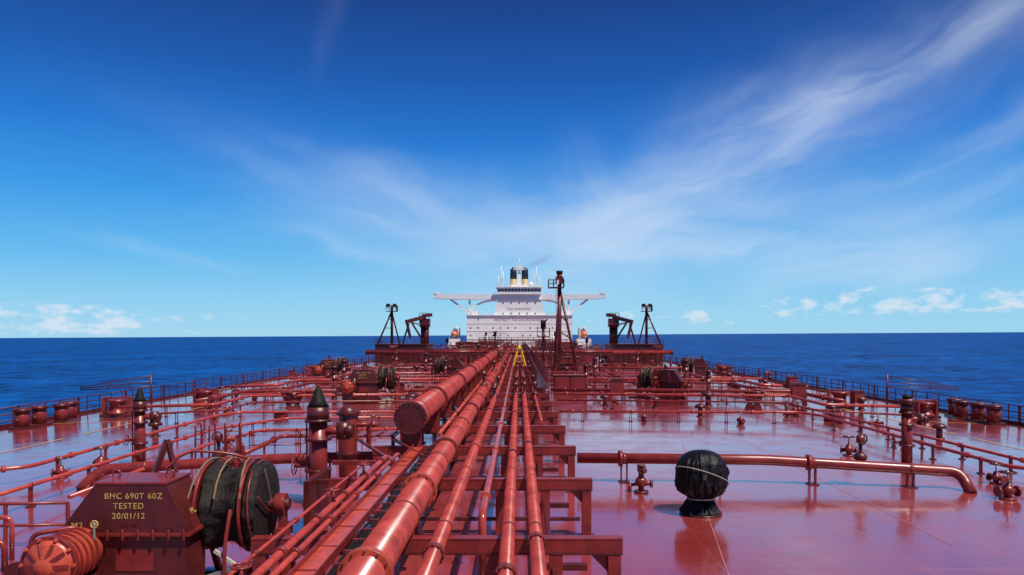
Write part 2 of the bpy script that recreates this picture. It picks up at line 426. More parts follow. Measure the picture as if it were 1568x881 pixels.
for sg in (-1, 1):
    xpipe('deck_pipe', [(sg*2.2, 41, .55), (sg*15.5, 41, .5), (sg*16.4, 40, .42), (sg*16.6, 25, .34), (sg*19, 23, .3)], .07, 2.6, 3.0)
    xpipe('deck_pipe', [(sg*14, 14, .5), (sg*14, 34, .48), (sg*12, 38, .5), (sg*2.5, 38.5, .55)] if sg < 0 else [(13.2, 57, .5), (17.3, 45, .4), (18.2, 20, .3)], .06, 2.6, 3.5)
    for k, y in enumerate((47, 52, 56, 61, 66, 70, 76, 82, 95, 108, 148, 165, 184, 205, 226)):
        xpipe('deck_pipe', [(sg*2.4, y, .65), (sg*(17+2*(k % 3)), y, .5), (sg*(17+2*(k % 3)), y-4-k % 2*2, .45), (sg*(22+k % 2*3), y-6, .3)], .06+.04*(k % 3), 3.2, 4, PIPE if k % 2 else RED, seg=10)
    for x, y0, y1, r in ((6.2, 46, 120, .10), (10.4, 62, 238, .13), (19.5, 54, 240, .08), (25.5, 60, 240, .09), (8.2, 140, 238, .2)):
        xpipe('deck_pipe', [(sg*x, y0, .5+cz(x)), (sg*x, y1, .5+cz(x))], r, 5.1, 9, RED, seg=10)
xpipe('deck_pipe', [(-5.2, 33, .6), (-11.5, 33, .55), (-12.2, 29, .5), (-12.2, 20, .4)], .06, 2.6, 3.0)
xpipe('deck_pipe', [(-5.0, 29.5, .8), (-9.5, 29.5, .75), (-9.5, 25.5, .7)], .08, 2.6, 3.0, RED)

# ------------------------------------------------------------------ vent posts
def vent_post(name, h, r, cone=True, side=1, loc=(0, 0, 0)):
    b = B(name)
    b.cyl((0, 0, -.1), (0, 0, h*.8), r, RED, seg=20)
    b.cyl((0, 0, 0), (0, 0, .05), r*1.7, DRED, seg=20)
    for z in (.32, .62, .8): b.cyl((0, 0, h*z-.04), (0, 0, h*z+.04), r*1.45, DRED, seg=20)
    b.cyl((0, 0, h*.8), (0, 0, h*.93), r*1.2, DRED, seg=20)
    if cone: b.lathe((0, 0, 0), [(r*1.2, h*.93), (r*.85, h*.98), (r*.4, h*1.09), (r*.12, h*1.13)], BLACK, 18)
    else:
        b.cyl((0, 0, h*.93), (0, 0, h*1.0), r*1.6, DRED, seg=18)
        b.cyl((0, 0, h*1.0), (0, 0, h*1.05), r*.8, BLACK, seg=14)
    b.cyl((0, 0, h*.70), (side*r*3.2, 0, h*.70), r*.5, RED, seg=12)
    b.cyl((side*r*2.8, 0, h*.62), (side*r*2.8, 0, h*.78), r*.8, DRED, seg=14)
    b.cyl((side*r*3.0, -.02, h*.70), (side*r*3.9, -.02, h*.70), r*.75, DRED, seg=14)
    b.cyl((-side*r, 0, h*.36), (-side*r*2.6, 0, h*.36), r*.25, RED, seg=8)
    b.wheel((-side*r*2.6, 0, h*.36), (1, 0, 0), r*1.0, RED, .016)
    b.cyl((-side*r*1.15, -r*.4, 0), (-side*r*1.15, -r*.4, h*.78), .025, RED, seg=6)
    return b.done(loc)
vp = vent_post('vent_post', 2.55, .19, False, 1, (14.5, 27.6, cz(14.5)))
vent_post('vent_post', 2.6, .2, True, 1, (-14.4, 28, cz(14.4)))
o = vent_post('vent_riser', 2.95, .26, True, 1, (-5.75, 21.1, 0))
b = B('vapour_drum')
b.cyl((-5.15, 22.2, 0), (-5.15, 22.2, 2.45), .27, RED, seg=22); b.cyl((-5.15, 22.2, 2.4), (-5.15, 22.2, 2.5), .34, DRED, seg=22)
b.cyl((-5.15, 22.2, 1.2), (-5.15, 22.2, 1.28), .34, DRED, seg=22); b.lathe((-5.15, 22.2, 0), [(.27, 2.5), (.2, 2.62), (.05, 2.68)], DRED, 20)
b.tube([(-5.15, 22.2, 2.1), (-4.6, 22.2, 2.1), (-4.6, 22.6, 2.1), (-4.6, 22.6, 1.4)], .07, RED, .15)
b.done(bevel=.006)
vs = vent_post('vent_post', 2.3, .15, False, -1, (14.1, 55, cz(14)))
for x, y, s in ((15.6, 69, 1.15), (-16.4, 69, 1.15), (-14.3, 57, 1.1), (-11, 87, 1.2), (7.6, 74, 1.1), (10.4, 95, 1), (-7.4, 74, 1), (16, 100, 1.1), (-17, 102, 1.1), (22, 88, .9), (-22, 88, .9), (5.6, 62, 1.0), (12, 160, 1.2), (-12, 170, 1.2), (20, 190, 1.2), (-20, 190, 1.2), (6, 110, 1.5), (-6, 108, 1.5), (9, 118, 1.6), (-9.5, 119, 1.6)):
    inst(vs, (x, y, cz(x)), rng.choice((0, PI)), s)

# ------------------------------------------------------------------ small fittings
def mk_valve():
    b = B('deck_valve')
    b.cyl((0, 0, 0), (0, 0, .05), .2, RED); b.cyl((0, 0, 0), (0, 0, .42), .09, RED, seg=12)
    b.lathe((0, 0, .22), [(.06, -.12), (.15, -.06), (.16, .04), (.08, .14)], RED, 14)
    b.cyl((-.26, 0, .2), (.26, 0, .2), .07, DRED, seg=12)
    for x in (-.26, .24): b.cyl((x-.02, 0, .2), (x+.03, 0, .2), .14, RED, seg=14)
    b.cyl((0, 0, .4), (0, 0, .72), .025, STEEL, seg=8); b.wheel((0, 0, .68), (0, 0, 1), .19, DRED, .022)
    return b.done((-15.9, 25.6, cz(15.9)), .4)
val = mk_valve()
b = B('fire_hydrant')
b.cyl((0, 0, 0), (0, 0, .05), .22, DRED, seg=16); b.cyl((0, 0, 0), (0, 0, .8), .085, RED, seg=14)
b.lathe((0, 0, .3), [(.08, -.14), (.17, -.07), (.19, .03), (.15, .12), (.09, .17)], RED, 16)
b.cyl((0, 0, .28), (.32, -.1, .28), .07, RED, seg=12); b.cyl((.27, -.085, .28), (.33, -.105, .28), .12, DRED, seg=14)
b.cyl((0, 0, .28), (-.36, .05, .2), .05, DRED, seg=12); b.cyl((-.34, .05, 0), (-.34, .05, .24), .06, RED, seg=10)
b.cyl((0, 0, .62), (.1, -.16, .68), .07, DRED, seg=12); b.cyl((0, 0, .78), (0, 0, .84), .13, DRED, seg=16); b.wheel((0, -.1, .72), (.2, -1, .3), .13, DRED, .02)
b.done((3.72, 22.5, 0), 0)
def mk_hatch():
    b = B('tank_hatch')
    b.cyl((0, 0, 0), (0, 0, .32), .42, RED, seg=24); b.cyl((0, 0, .32), (0, 0, .37), .5, DRED, seg=24)
    b.lathe((0, 0, .37), [(.4, 0), (.34, .07), (.1, .1)], GREEN, 24)
    for k in range(8):
        a = k*PI/4; b.cyl((.45*math.cos(a), .45*math.sin(a), .28), (.45*math.cos(a), .45*math.sin(a), .45), .03, DRED, seg=6)
    b.cyl((0, 0, .4), (0, 0, .62), .02, STEEL, seg=6); b.wheel((0, 0, .6), (0, 0, 1), .15, DRED, .016)
    return b.done((-14.2, 44, cz(14)))
hat = mk_hatch()
def mk_vent():
    b = B('mushroom_vent')
    b.cyl((0, 0, 0), (0, 0, .5), .13, RED, seg=14); b.lathe((0, 0, .5), [(.14, -.05), (.3, -.02), (.3, .08), (.2, .17), (.03, .21)], DRED, 18)
    b.cyl((0, 0, 0), (0, 0, .04), .22, DRED, seg=14)
    return b.done((19.5, 46, cz(19.5)))
mus = mk_vent()
def mk_goose():
    b = B('gooseneck_vent')
    b.tube([(0, 0, 0), (0, 0, .95), (.4, 0, .95), (.4, 0, .5)], .09, RED, .2); b.cyl((.4, 0, .42), (.4, 0, .62), .16, DRED, seg=14); b.cyl((0, 0, 0), (0, 0, .04), .2, DRED)
    return b.done((-21, 50, cz(21)))
goo = mk_goose()
def mk_box():
    b = B('fire_hose_box')
    b.bb(-.4, .4, -.2, .2, .45, 1.2, RED); b.prism([(-.45, 1.2), (.45, 1.2), (.3, 1.32), (-.3, 1.32)], -.24, .24, DRED)
    for x in (-.3, .3): b.bb(x-.03, x+.03, -.03, .03, 0, .45, DRED)
    b.bb(-.03, .03, -.22, -.2, .75, .85, STEEL)
    return b.done((23.4, 51, cz(23.4)), .3)
hb = mk_box()
def mk_bitt():
    b = B('mooring_bollard')
    b.bb(-1.1, 1.1, -.4, .4, 0, .12, DRED)
    for x in (-.65, .65):
        b.cyl((x, 0, .1), (x, 0, .92), .33, RED, seg=24); b.lathe((x, 0, 0), [(.33, .82), (.42, .88), (.43, .96), (.36, 1.02), (.1, 1.04)], DRED, 24)
        b.cyl((x-.45, 0, .45), (x+.45, 0, .45), .05, DRED, seg=8)
    return b.done((28.2, 44.6, cz(28.2)), PI/2, 0, 1.15)
bit = mk_bitt()
def mk_fair():
    b = B('roller_fairlead')
    b.bb(-.8, .8, -.45, .45, 0, .2, DRED)
    b.lathe((0, 0, 0), [(.55, .2), (.56, .28), (.42, .36), (.36, .6), (.42, .84), (.56, .92), (.55, 1.02), (.2, 1.06)], RED, 24)
    for x in (-.7, .7): b.prism([(x-.07, .2), (x+.07, .2), (x+.05, 1.1), (x-.05, 1.1)], -.25, .25, RED)
    b.bb(-.76, .76, -.1, .1, 1.10, 1.18, RED)
    return b.done((25.3, 46, cz(25.3)), .3)
fai = mk_fair()
for x, y, r in ((28.3, 47.6, 1.3), (-28.2, 42.6, 1.57), (-27.9, 45.4, 1.8), (-28, 99, 1.57), (28, 99, 1.57), (28, 103, 1.57), (-28, 104, 1.57), (28, 150, 1.57), (-28, 150, 1.57), (28, 200, 1.57), (-28, 200, 1.57)):
    inst(bit, (x, y, cz(x)), r, 1.15)
for x, y in ((-25.6, 47), (22.6, 52), (-22.5, 53), (26.5, 96), (-26.5, 96), (26.5, 152), (-26.5, 152)): inst(fai, (x, y, cz(x)), rng.uniform(-.3, .3), 1.1)
val_pos = [(-15.3, 27), (15.9, 24.6), (16.5, 22.4), (14.7, 22.2), (-11.5, 30.5), (-9.3, 24.6), (13.4, 30), (-13, 33), (17.5, 33.5), (12.2, 40.6), (7, 41.4), (-7.5, 38), (18.3, 42), (19.8, 40.7), (16.2, 44.5), (17.2, 46), (18, 47.5), (-12.5, 47), (-18.2, 44), (-19, 48)]
for x, y in val_pos: inst(val, (x, y, cz(x)), rng.uniform(0, 3), rng.uniform(.85, 1.2))
inst(va, (11.1, 24.0, .82), 0, 1.2); inst(va, (-9.9, 24.3, .85), 0, 1.2)
for x, y in ((9.6, 54), (18.2, 43), (-17, 60), (-9, 66), (12, 75), (-20, 76), (20, 68), (7, 88), (-8, 92)): inst(hat, (x, y, cz(x)), 0, 1)
for x, y in ((10.8, 44), (5.8, 50), (-18, 36.5), (20.5, 36), (22, 57), (-23, 60)): inst(mus, (x, y, cz(x)), 0, 1.1)
kinds = [(val, 5), (hat, 1), (mus, 3), (goo, 2), (hb, 1.6)]
pool = [k for k, w in kinds for _ in range(int(w*2))]
for row in range(40):
    y = 50+row*4.9
    for sg in (-1, 1):
        for k in range(rng.choice((2, 3, 4))):
            x = sg*rng.choice((5.6, 7.2, 9.0, 10.9, 13.1, 15.0, 17.5, 20.2, 23.6, 26.2))
            if 124 < y < 138 and abs(x) > 15: continue
            inst(rng.choice(pool), (x, y+rng.uniform(-1.5, 1.5), cz(x)), rng.choice((0, PI/2, PI, .4)), rng.uniform(.9, 1.5))

def basket(loc):
    b = B('steel_basket')
    b.lathe((0, 0, 0), [(.45, .1), (.55, .12), (.75, .85), (.7, .85), (.5, .18)], DRED, 8)
    b.ring((0, 0, .9), (0, 0, 1), .8, .05, RED)
    for k in range(8):
        a = PI/4*k; b.beam((.5*math.cos(a), .5*math.sin(a), .1), (.8*math.cos(a), .8*math.sin(a), .9), .06, .06, RED)
    for x in (-.3, .3): b.bb(x-.06, x+.06, -.4, .4, 0, .12, DRED)
    return b.done(loc)
k = basket((-16.1, 52.5, cz(16))); inst(k, (17, 53.5, cz(17)))
b = B('ladder_handrail')
for x in (0, .55):
    b.tube([(x, 0, 0), (x, 0, 1.35), (x+.02, .5, 1.35), (x+.02, .5, 0)], .035, RED, .2)
for z in (.4, .75, 1.05): b.cyl((0, 0, z), (.55, 0, z), .02, RED, seg=6)
o = b.done((-12.9, 29.4, cz(12.9))); inst(o, (-11.6, 29.2, cz(11.6)), .5)
b = B('deck_handrail'); b.rail([(-10.6, 29, cz(10)), (-8.6, 29, cz(9)), (-8.6, 31, cz(9)), (-6.6, 31, cz(7))], 1.05, RED, 1.0, .025, 2); b.done()
b = B('deck_handrail'); b.rail([(-13.2, 16.9, cz(12)), (-10.4, 17, cz(10.4))], 1.0, RED, 1.4, .045, 2)
b.tube([(-14, 15.8, .8), (-11, 16, .85), (-11, 16, cz(11))], .05, PIPE, .2); b.tube([(-14, 14.8, .5), (-10.6, 15.2, .55), (-10.6, 15.2, cz(11))], .06, RED, .2); b.done()
for sg in (-1, 1):
    b = B('rail_davit')
    b.cyl((sg*25.2, 50.5, cz(25)), (sg*25.2, 50.5, 2.1), .06, DRED, seg=8)
    for z, dz in ((2.0, 1.15), (1.6, 1.05)): b.cyl((sg*25.2, 50.5, z), (sg*30.6, 51.4, dz), .035, DRED, seg=8)
    b.cyl((sg*25.2, 50.5, 1.3), (sg*30.6, 51.4, .95), .035, DRED, seg=8)
    for t in (.3, .6): b.cyl((sg*(25.2+5.4*t), 50.5+.9*t, 1.0), (sg*(25.2+5.4*t), 50.5+.9*t, 2.0-.85*t), .025, DRED, seg=6)
    b.done()
b = B('access_hatch'); b.bb(-6.9, -5.7, 17.6, 18.6, -.02, .12, DRED); b.bb(-6.8, -5.8, 17.7, 18.5, .121, .17, RED)
for x in (-6.6, -6.0): b.bb(x-.05, x+.05, 17.5, 17.75, .1, .22, DRED)
b.done(bevel=.01)

# ------------------------------------------------------------------ tarpaulin covered monitor
def ridge(v): return max(0.0, 1-abs(v)*5.0)
def wr(seed, amp, f1=1.8, f2=4.5, pleat=None):
    def f(a, z):
        c, s_ = math.cos(a), math.sin(a)
        n = mn.noise(Vector((c*1.3+seed, s_*1.3, z*1.5)))
        r1 = ridge(mn.noise(Vector((c*f1+seed*2, s_*f1, z*.9))))
        r2 = ridge(mn.noise(Vector((c*f2, s_*f2+seed, z*2.0+seed))))
        v = 1+amp*(1.1*n+.75*r1+.38*r2-.4)
        if pleat:
            zc, wd, pa = pleat
            g = math.exp(-((z-zc)/wd)**2)
            ph = a*9+3*mn.noise(Vector((c*2, s_*2, z*1.2+seed)))
            v += pa*g*(abs(math.sin(ph))-.6)
        return v
    return f
b = B('tarpaulin_covered_monitor')
prof = [(.52, 0), (.53, .05), (.46, .12), (.40, .22), (.36, .30), (.31, .36), (.31, .42), (.40, .47), (.54, .56), (.63, .68), (.66, .84), (.67, 1.02), (.65, 1.22), (.59, 1.40), (.48, 1.54), (.34, 1.63), (.18, 1.68), (.05, 1.70)]
fine = []
for (r0, z0), (r1, z1) in zip(prof, prof[1:]):
    for t in (0, .25, .5, .75): fine.append((r0+(r1-r0)*t, z0+(z1-z0)*t))
fine.append(prof[-1])
b.lathe((0, 0, 0), fine, TARP, 180, wr(3.1, .15, 1.7, 4.6, (.42, .55, .24)), 'Z', .03)
b.ring((0, 0, .385), (0, .1, 1), .33, .022, PROPE); b.ring((.03, 0, 1.0), (.35, .3, 1), .735, .010, PROPE, 32)
b.cyl((0, 0, -.02), (0, 0, .03), .56, DRED, seg=24)
b.done((4.90, 19.9, 0))

# ------------------------------------------------------------------ mooring winch
def winch():
    b = B('mooring_winch')
    b.prism([(-2.35, 0.05), (-.55, 0.05), (-.55, 1.36), (-2.35, 1.36)], -1.25, -.45, DRED)
    b.bb(-2.72, -.45, -1.33, -.37, 1.36, 1.42, RED)
    b.prism([(-2.70, 1.42), (-.47, 1.42), (-.86, 2.24), (-2.08, 2.24)], -1.3, -.40, DRED)
    b.bb(-2.1, -.84, -1.31, -.39, 2.241, 2.28, RED)
    for i in range(9):
        x = -2.62+.26*i; b.cyl((x, -1.345, 1.3), (x, -1.345, 1.48), .022, RED, seg=6)
    for x in (-1.95, -1.0): b.ring((x, -.85, 2.34), (0, 1, 0), .07, .018, RED, 14)
    b.bb(-1.75, -1.1, -1.262, -1.251, .75, 1.1, RED)
    b.cyl((-2.35, -2.05, 1.12), (-2.35, -1.25, 1.12), .40, ORED, seg=28)
    b.cyl((-2.35, -2.12, 1.12), (-2.35, -2.04, 1.12), .46, RED, seg=28)
    b.lathe((-2.35, 0, 1.12), [(.40, -2.12), (.36, -2.17), (.2, -2.21), (.12, -2.27), (.05, -2.28)], ORED, 28, None, 'Y')
    for k in range(10):
        a = 2*PI*k/10; c, s_ = math.cos(a), math.sin(a)
        b.cyl((-2.35+.42*c, -2.17, 1.12+.42*s_), (-2.35+.42*c, -2.0, 1.12+.42*s_), .03, ORED, seg=6)
        b.beam((-2.35+.13*c, -2.235, 1.12+.13*s_), (-2.35+.36*c, -2.17, 1.12+.36*s_), .04, .06, RED)
    for y in (-1.9, -1.75, -1.6, -1.45): b.cyl((-2.35, y-.02, 1.12), (-2.35, y+.02, 1.12), .43, RED, seg=28)
    b.bb(-2.7, -2.0, -2.0, -1.3, 0, .74, DRED)
    b.cyl((-2.9, -2.0, .95), (-2.9, -1.3, .95), .16, RED, seg=16); b.cyl((-2.9, -2.08, .95), (-2.9, -2.0, .95), .2, DRED, seg=16)
    b.tube([(-2.9, -1.7, 1.1), (-2.9, -1.7, 1.5), (-2.3, -1.4, 1.55), (-2.3, -1.2, 1.3)], .04, RED, .15)
    b.cyl((-2.0, -1.45, 1.0), (-2.0, -1.45, 1.62), .02, STEEL, seg=8); b.wheel((-2.0, -1.45, 1.6), (0, 1, 0), .06, STENCIL, .012)
    cov = wr(1.2, .085, 2.4, 6)
    b.lathe((-.16, 0, 1.62), [(.15, -.42), (.66, -.41), (.80, -.36), (.80, -.28), (.70, -.18), (.66, -.02), (.70, .1), (.80, .2), (.80, .26), (.6, .30)], GTARP, 96, cov, 'X')
    for x in (-.62, .18):
        b.cyl((x-.02, 0, 1.62), (x+.02, 0, 1.62), .78, DRED, seg=44)
    b.ring((-.62, 0, 1.62), (1, 0, 0), .80, .035, RED, 44); b.ring((.19, 0, 1.62), (1, 0, 0), .84, .035, RED, 44)
    b.lathe((0, 0, 1.62), [(.74, .20), (.80, .24), (.80, .34), (.76, .42), (.6, .45), (.3, .46), (.1, .47)], GTARP, 96, wr(5.2, .06, 2.0, 5), 'X')
    b.ring((.34, 0, 1.62), (1, 0, .06), .80, .018, RED, 36)
    b.tube([(.50, -.72, 1.9), (.52, -.2, 1.5), (.52, .4, 1.45), (.48, .7, 1.2)], .018, RED, .3, 8); b.tube([(.48, -.3, 2.32), (.52, -.1, 1.8), (.52, 0.1, 1.2), (.48, -.1, .9)], .014, ROPE, .3, 8)
    b.cyl((-.9, 0, 1.62), (.85, 0, 1.62), .11, DRED, seg=18)
    x = .72
    b.prism([(x-.08, .08), (x+.08, .08), (x+.08, 1.2), (x-.08, 1.2)], -.22, .22, RED)
    b.beam((x, -.75, .1), (x, -.1, 1.1), .1, .1, RED); b.beam((x, .75, .1), (x, .1, 1.1), .1, .1, RED)
    b.cyl((x-.12, 0, 1.62), (x+.06, 0, 1.62), .2, RED, seg=20); b.bb(x-.06, x+.06, -.1, .1, 1.2, 1.5, RED)
    b.beam((-.8, -.8, .1), (-.8, -.1, 1.4), .1, .12, RED); b.beam((-.8, .8, .1), (-.8, .1, 1.4), .1, .12, RED)
    b.bb(-2.9, 1.3, -.85, -.70, -.03, .12, DRED); b.bb(-2.9, 1.3, .70, .85, -.03, .12, DRED)
    for x in (-.8, .72): b.bb(x-.1, x+.1, -.695, .695, -.03, .1, DRED)
    b.tube([(.0, -1.0, .15), (.0, -.95, 1.1), (.05, -.82, 1.7)], .035, RED, .2)
    b.beam((-.45, -.95, .5), (.7, -.82, .85), .07, .07, STEEL); b.beam((-.2, -.9, 1.0), (.55, -.84, .45), .06, .06, PROPE)
    b.beam((-.4, -1.0, .35), (.9, -.95, .5), .12, .1, RED); b.cyl((.45, -1.1, .1), (.45, -1.1, .75), .09, RED, seg=10); b.cyl((.45, -1.1, .7), (.45, -1.1, .82), .16, DRED, seg=12)
    for x0, k in ((-.5, 0), (-.25, 1), (.0, 2)):
        pts = [(x0+.03*i*(k-1), .86*math.cos(a), 1.62+.86*math.sin(a)) for i, a in enumerate([PI*.2+PI*.1*j for j in range(8)])]
        b.sweep(pts, [.02]*8, ROPE, 6)
    for cx, cy, R0 in ((.35, -1.55, .3), (-.1, -1.75, .22), (.1, -1.35, .26)):
        for k in range(4): b.ring((cx+.02*k, cy, .06+.05*k), (.1*math.sin(k), .1*math.cos(k), 1), R0-.02*k, .03, PROPE, 18)
    b.beam((-2.0, .2, 1.6), (-1.7, .5, 2.75), .1, .1, DRED); b.beam((-1.3, .3, 1.6), (-1.7, .5, 2.75), .08, .08, DRED)
    b.tube([(-1.4, -.2, 2.3), (-1.1, 0, 2.62), (-.4, .2, 2.55), (.2, .5, 2.3)], .025, RED, .3)
    return b
b = winch(); W = b.done((-5.17, 13.9, 0), bevel=.012)
def text(body, size, loc, rot, parent, mat=STENCIL, name='stencil_text', align='CENTER'):
    cu = bpy.data.curves.new(name, 'FONT'); cu.body = body; cu.size = size; cu.extrude = .002; cu.align_x = align; cu.space_character = 1.12
    cu.materials.append(mat)
    o = bpy.data.objects.new(name, cu); S.collection.objects.link(o); o.location = loc; o.rotation_euler = rot
    if parent: o.parent = parent
    return o
RX = (PI/2, 0, 0)
text('BHC 690T 60Z', .142, (-1.42, -1.305, 2.0), RX, W); text('TESTED', .142, (-1.50, -1.305, 1.83), RX, W); text('20/01/12', .142, (-1.50, -1.305, 1.66), RX, W)
text('M2', .15, (-2.38, -1.305, 1.49), RX, W)
text('CHK  SET', .07, (-1.5, -1.305, 1.52), RX, W, DRED)
text('M2', .15, (-.575, -.85, 1.66), (math.radians(64), 0, PI/2), W)
inst(W, (-9.6, 54, cz(9)), 0, 1.05)
inst(W, (9.9, 57, cz(9)), 2.6, .95)
inst(W, (-8.5, 78, cz(9)), 3.14, 1.0); inst(W, (19, 84, cz(19)), 3.14, 1.0); inst(W, (-20, 84, cz(19)), 0, 1.0)

# ------------------------------------------------------------------ midship: manifolds, cranes, masts
b = B('cargo_manifold')
for k, y in enumerate((120.5, 122.2, 124, 126)):
    b.tube([(-25, y, 1.9), (25, y, 1.9)], .3, RED, .4, 14)
    for x in (-25, -20, -14, -9, 9, 14, 20, 25): b.cyl((x-.08, y, 1.9), (x+.08, y, 1.9), .45, DRED, seg=14)
    for x in (-22, -12, -6, 6, 12, 22):
        b.bb(x-.15, x+.15, y-.15, y+.15, -.4, 1.6, DRED)
        b.cyl((x+1, y, 2.1), (x+1, y, 3.0), .08, RED, seg=8); b.wheel((x+1, y, 3.0), (0, 0, 1), .35, RED, .04)
b.done()
for sg in (-1, 1):
    b = B('manifold_platform')
    x0, x1 = (16.0, 25.0)
    b.bb(min(sg*x0, sg*x1), max(sg*x0, sg*x1), 128, 138, -.5, 3.1, DRED)
    b.bb(min(sg*(x0-.2), sg*(x1+.2)), max(sg*(x0-.2), sg*(x1+.2)), 127.8, 138.2, 3.1, 3.25, DRED)
    for i in range(10): xx = sg*(x0+.3+i*.93); b.bb(xx-.05, xx+.05, 127.9, 128, -.3, 3.1, DRED)
    b.rail([(sg*x0, 128, 3.25), (sg*x1, 128, 3.25), (sg*x1, 138, 3.25)], .9, DRED, 1.2, .035, 2)
    b.done()
    b = B('hose_handling_crane')
    px = sg*17.0
    b.cyl((px, 133, 3.2), (px, 133, 6.2), .75, DRED, seg=20); b.cyl((px, 133, 6.2), (px, 133, 6.5), 1.0, RED, seg=20)
    b.bb(px-.9, px+.9, 132.2, 134, 6.5, 7.7, DRED)
    b.beam((px, 132.6, 8.0), (px+sg*3.0, 130.5, 7.1), .8, .6, DRED)
    b.beam((px-sg*1.3, 133, 8.4), (px+sg*.4, 132.6, 8.2), .9, .6, DRED)
    b.beam((px+sg*2.9, 130.5, 7.2), (px+sg*2.2, 130.3, 4.2), .35, .4, DRED)
    b.beam((px+sg*.6, 132, 6.6), (px+sg*2.3, 130.9, 7.0), .25, .25, STEEL)
    b.beam((px, 132.6, 3.3), (px+sg*2.0, 131, 6.8), .25, .25, DRED)
    b.beam((px+sg*3.8, 132, 3.3), (px+sg*2.6, 131, 6.8), .22, .22, DRED)
    b.bb(px-sg*.1-.7, px-sg*.1+.7, 131.2, 132.2, 6.6, 6.7, RED); b.rail([(px-.9, 132, 7.7), (px+.9, 132, 7.7)], 1.0, DRED, .6, .05, 2)
    b.done()
    b = B('floodlight_mast')
    mx = sg*22.6
    b.cyl((mx, 131, 3.2), (mx, 131, 10.0), .24, DRED, seg=12); b.cyl((mx+sg*2.3, 130, 3.2), (mx+.1*sg, 131, 8.8), .15, DRED, seg=10)
    b.cyl((mx-sg*.9, 134, 3.2), (mx, 131, 8.8), .13, DRED, seg=10)
    b.bb(mx-.9, mx+.9, 130.2, 131.8, 8.9, 9.0, DRED); b.rail([(mx-.9, 130.2, 9), (mx+.9, 130.2, 9), (mx+.9, 131.8, 9)], 1.0, DRED, .6, .05, 2)
    for x in (-.6, .55): b.bb(mx+x-.3, mx+x+.3, 130.4, 130.8, 9.7, 10.3, BLACK)
    for z in (4.5, 6, 7.5): b.cyl((mx, 131, z), (mx+sg*(8.8-z)/5.6*2.3, 130.2, z), .06, DRED, seg=8)
    b.done()
b = B('signal_mast')
by, bx = 87, 4.75
b.cyl((bx, by, 0), (bx, by, 11.0), .24, DRED, seg=16)
b.cyl((bx+2.2, by-.6, 0), (bx+.1, by, 9.9), .15, DRED, seg=12); b.cyl((bx-.6, by+2.6, 0), (bx, by, 9.4), .15, DRED, seg=12)
for z in (2.2, 4.4, 6.4): b.cyl((bx, by, z+.8), (bx+2.1*(1-z/9.9), by-.5, z), .07, DRED, seg=8)
b.bb(bx-1.3, bx+.5, by-.8, by+.8, 10.3, 10.4, DRED); b.rail([(bx-1.3, by-.8, 10.4), (bx+.5, by-.8, 10.4), (bx+.5, by+.8, 10.4), (bx-1.3, by+.8, 10.4), (bx-1.3, by-.8, 10.4)], .9, DRED, .6, .035, 2)
b.bb(bx-.45, bx+.45, by-.5, by+.5, 10.9, 11.6, DRED); b.cyl((bx, by, 11.6), (bx, by, 12.0), .32, ORED, seg=16); b.cyl((bx, by, 12), (bx, by, 12.35), .38, BLACK, seg=16)
b.bb(bx-.34, bx-.12, by-.98, by-.82, 10.7, 11.2, WHITE)
for i in range(34): b.cyl((bx-.42, by-.28, .4+.3*i), (bx-.08, by-.28, .4+.3*i), .02, RED, seg=5)
for x in (-.42, -.08): b.cyl((bx+x, by-.28, .2), (bx+x, by-.28, 10.5), .025, RED, seg=5)
b.done()
b = B('fire_monitor')
b.cyl((0, 0, 0), (0, 0, 4.6), .16, DRED, seg=12); b.cyl((0, 0, 4.5), (0, 0, 5.5), .3, BLACK, seg=14); b.cyl((0, 0, 5.1), (.4, -.9, 5.6), .1, RED, seg=8); b.bb(-.7, .7, -.7, .7, 3.6, 3.7, DRED)
b.rail([(-.7, -.7, 3.7), (.7, -.7, 3.7), (.7, .7, 3.7)], .9, DRED, .7, .03, 2)
b.beam((.7, 0, 0), (.1, 0, 3.4), .12, .12, DRED); b.beam((-.7, 0, 0), (-.1, 0, 3.4), .12, .12, DRED)
o = b.done((3.4, 104, 0), 0, 0, 1.25); inst(o, (-4.9, 150, 0)); inst(o, (-11.5, 118, -.1), 0, .8); inst(o, (11, 120, -.1), 0, .8); inst(o, (8.5, 175, 0)); inst(o, (-9, 200, 0))
b = B('yellow_tripod_stand')
for dx, dy in ((-.62, -.4), (.62, -.4), (-.45, .5), (.45, .5)): b.beam((dx, dy, 0), (dx*.25, dy*.25, 1.75), .13, .13, YELLOW)
for z in (.45, 1.0):
    w = .62*(1-z/2.35); b.beam((-w, -.4*(1-z/2.35), z), (w, -.4*(1-z/2.35), z), .08, .12, YELLOW)
b.cyl((0, 0, 1.5), (0, 0, 2.1), .2, YELLOW, r2=.13, seg=14); b.bb(-.28, .28, -.25, .25, 1.72, 1.84, YELLOW)
b.done((0.02, 74, 1.66))
b = B('deck_storage_box')
b.bb(-1.3, 1.3, -.6, .6, .12, 1.5, DRED); b.bb(-1.36, 1.36, -.66, .66, 1.5, 1.58, RED)
for x in (-1, 1): b.bb(x-.1, x+.1, -.5, .5, 0, .12, DRED)
for x in (-.65, .65): b.bb(x-.55, x+.55, -.62, -.6, .25, 1.4, RED)
o = b.done((4.1, 60, 0), bevel=.02)
for x, y, s in ((6.5, 98, 1.2), (-7, 112, 1.2), (9.5, 112, 1.4), (-13.5, 113, 1.2), (13, 142, 1.5), (-6.5, 142, 1.5), (4.6, 150, 1.6), (-13, 145, 1.4), (8, 200, 1.8), (-9, 215, 1.8), (15, 220, 1.8), (-17, 225, 1.8)): inst(o, (x, y, cz(x)), 0, s)
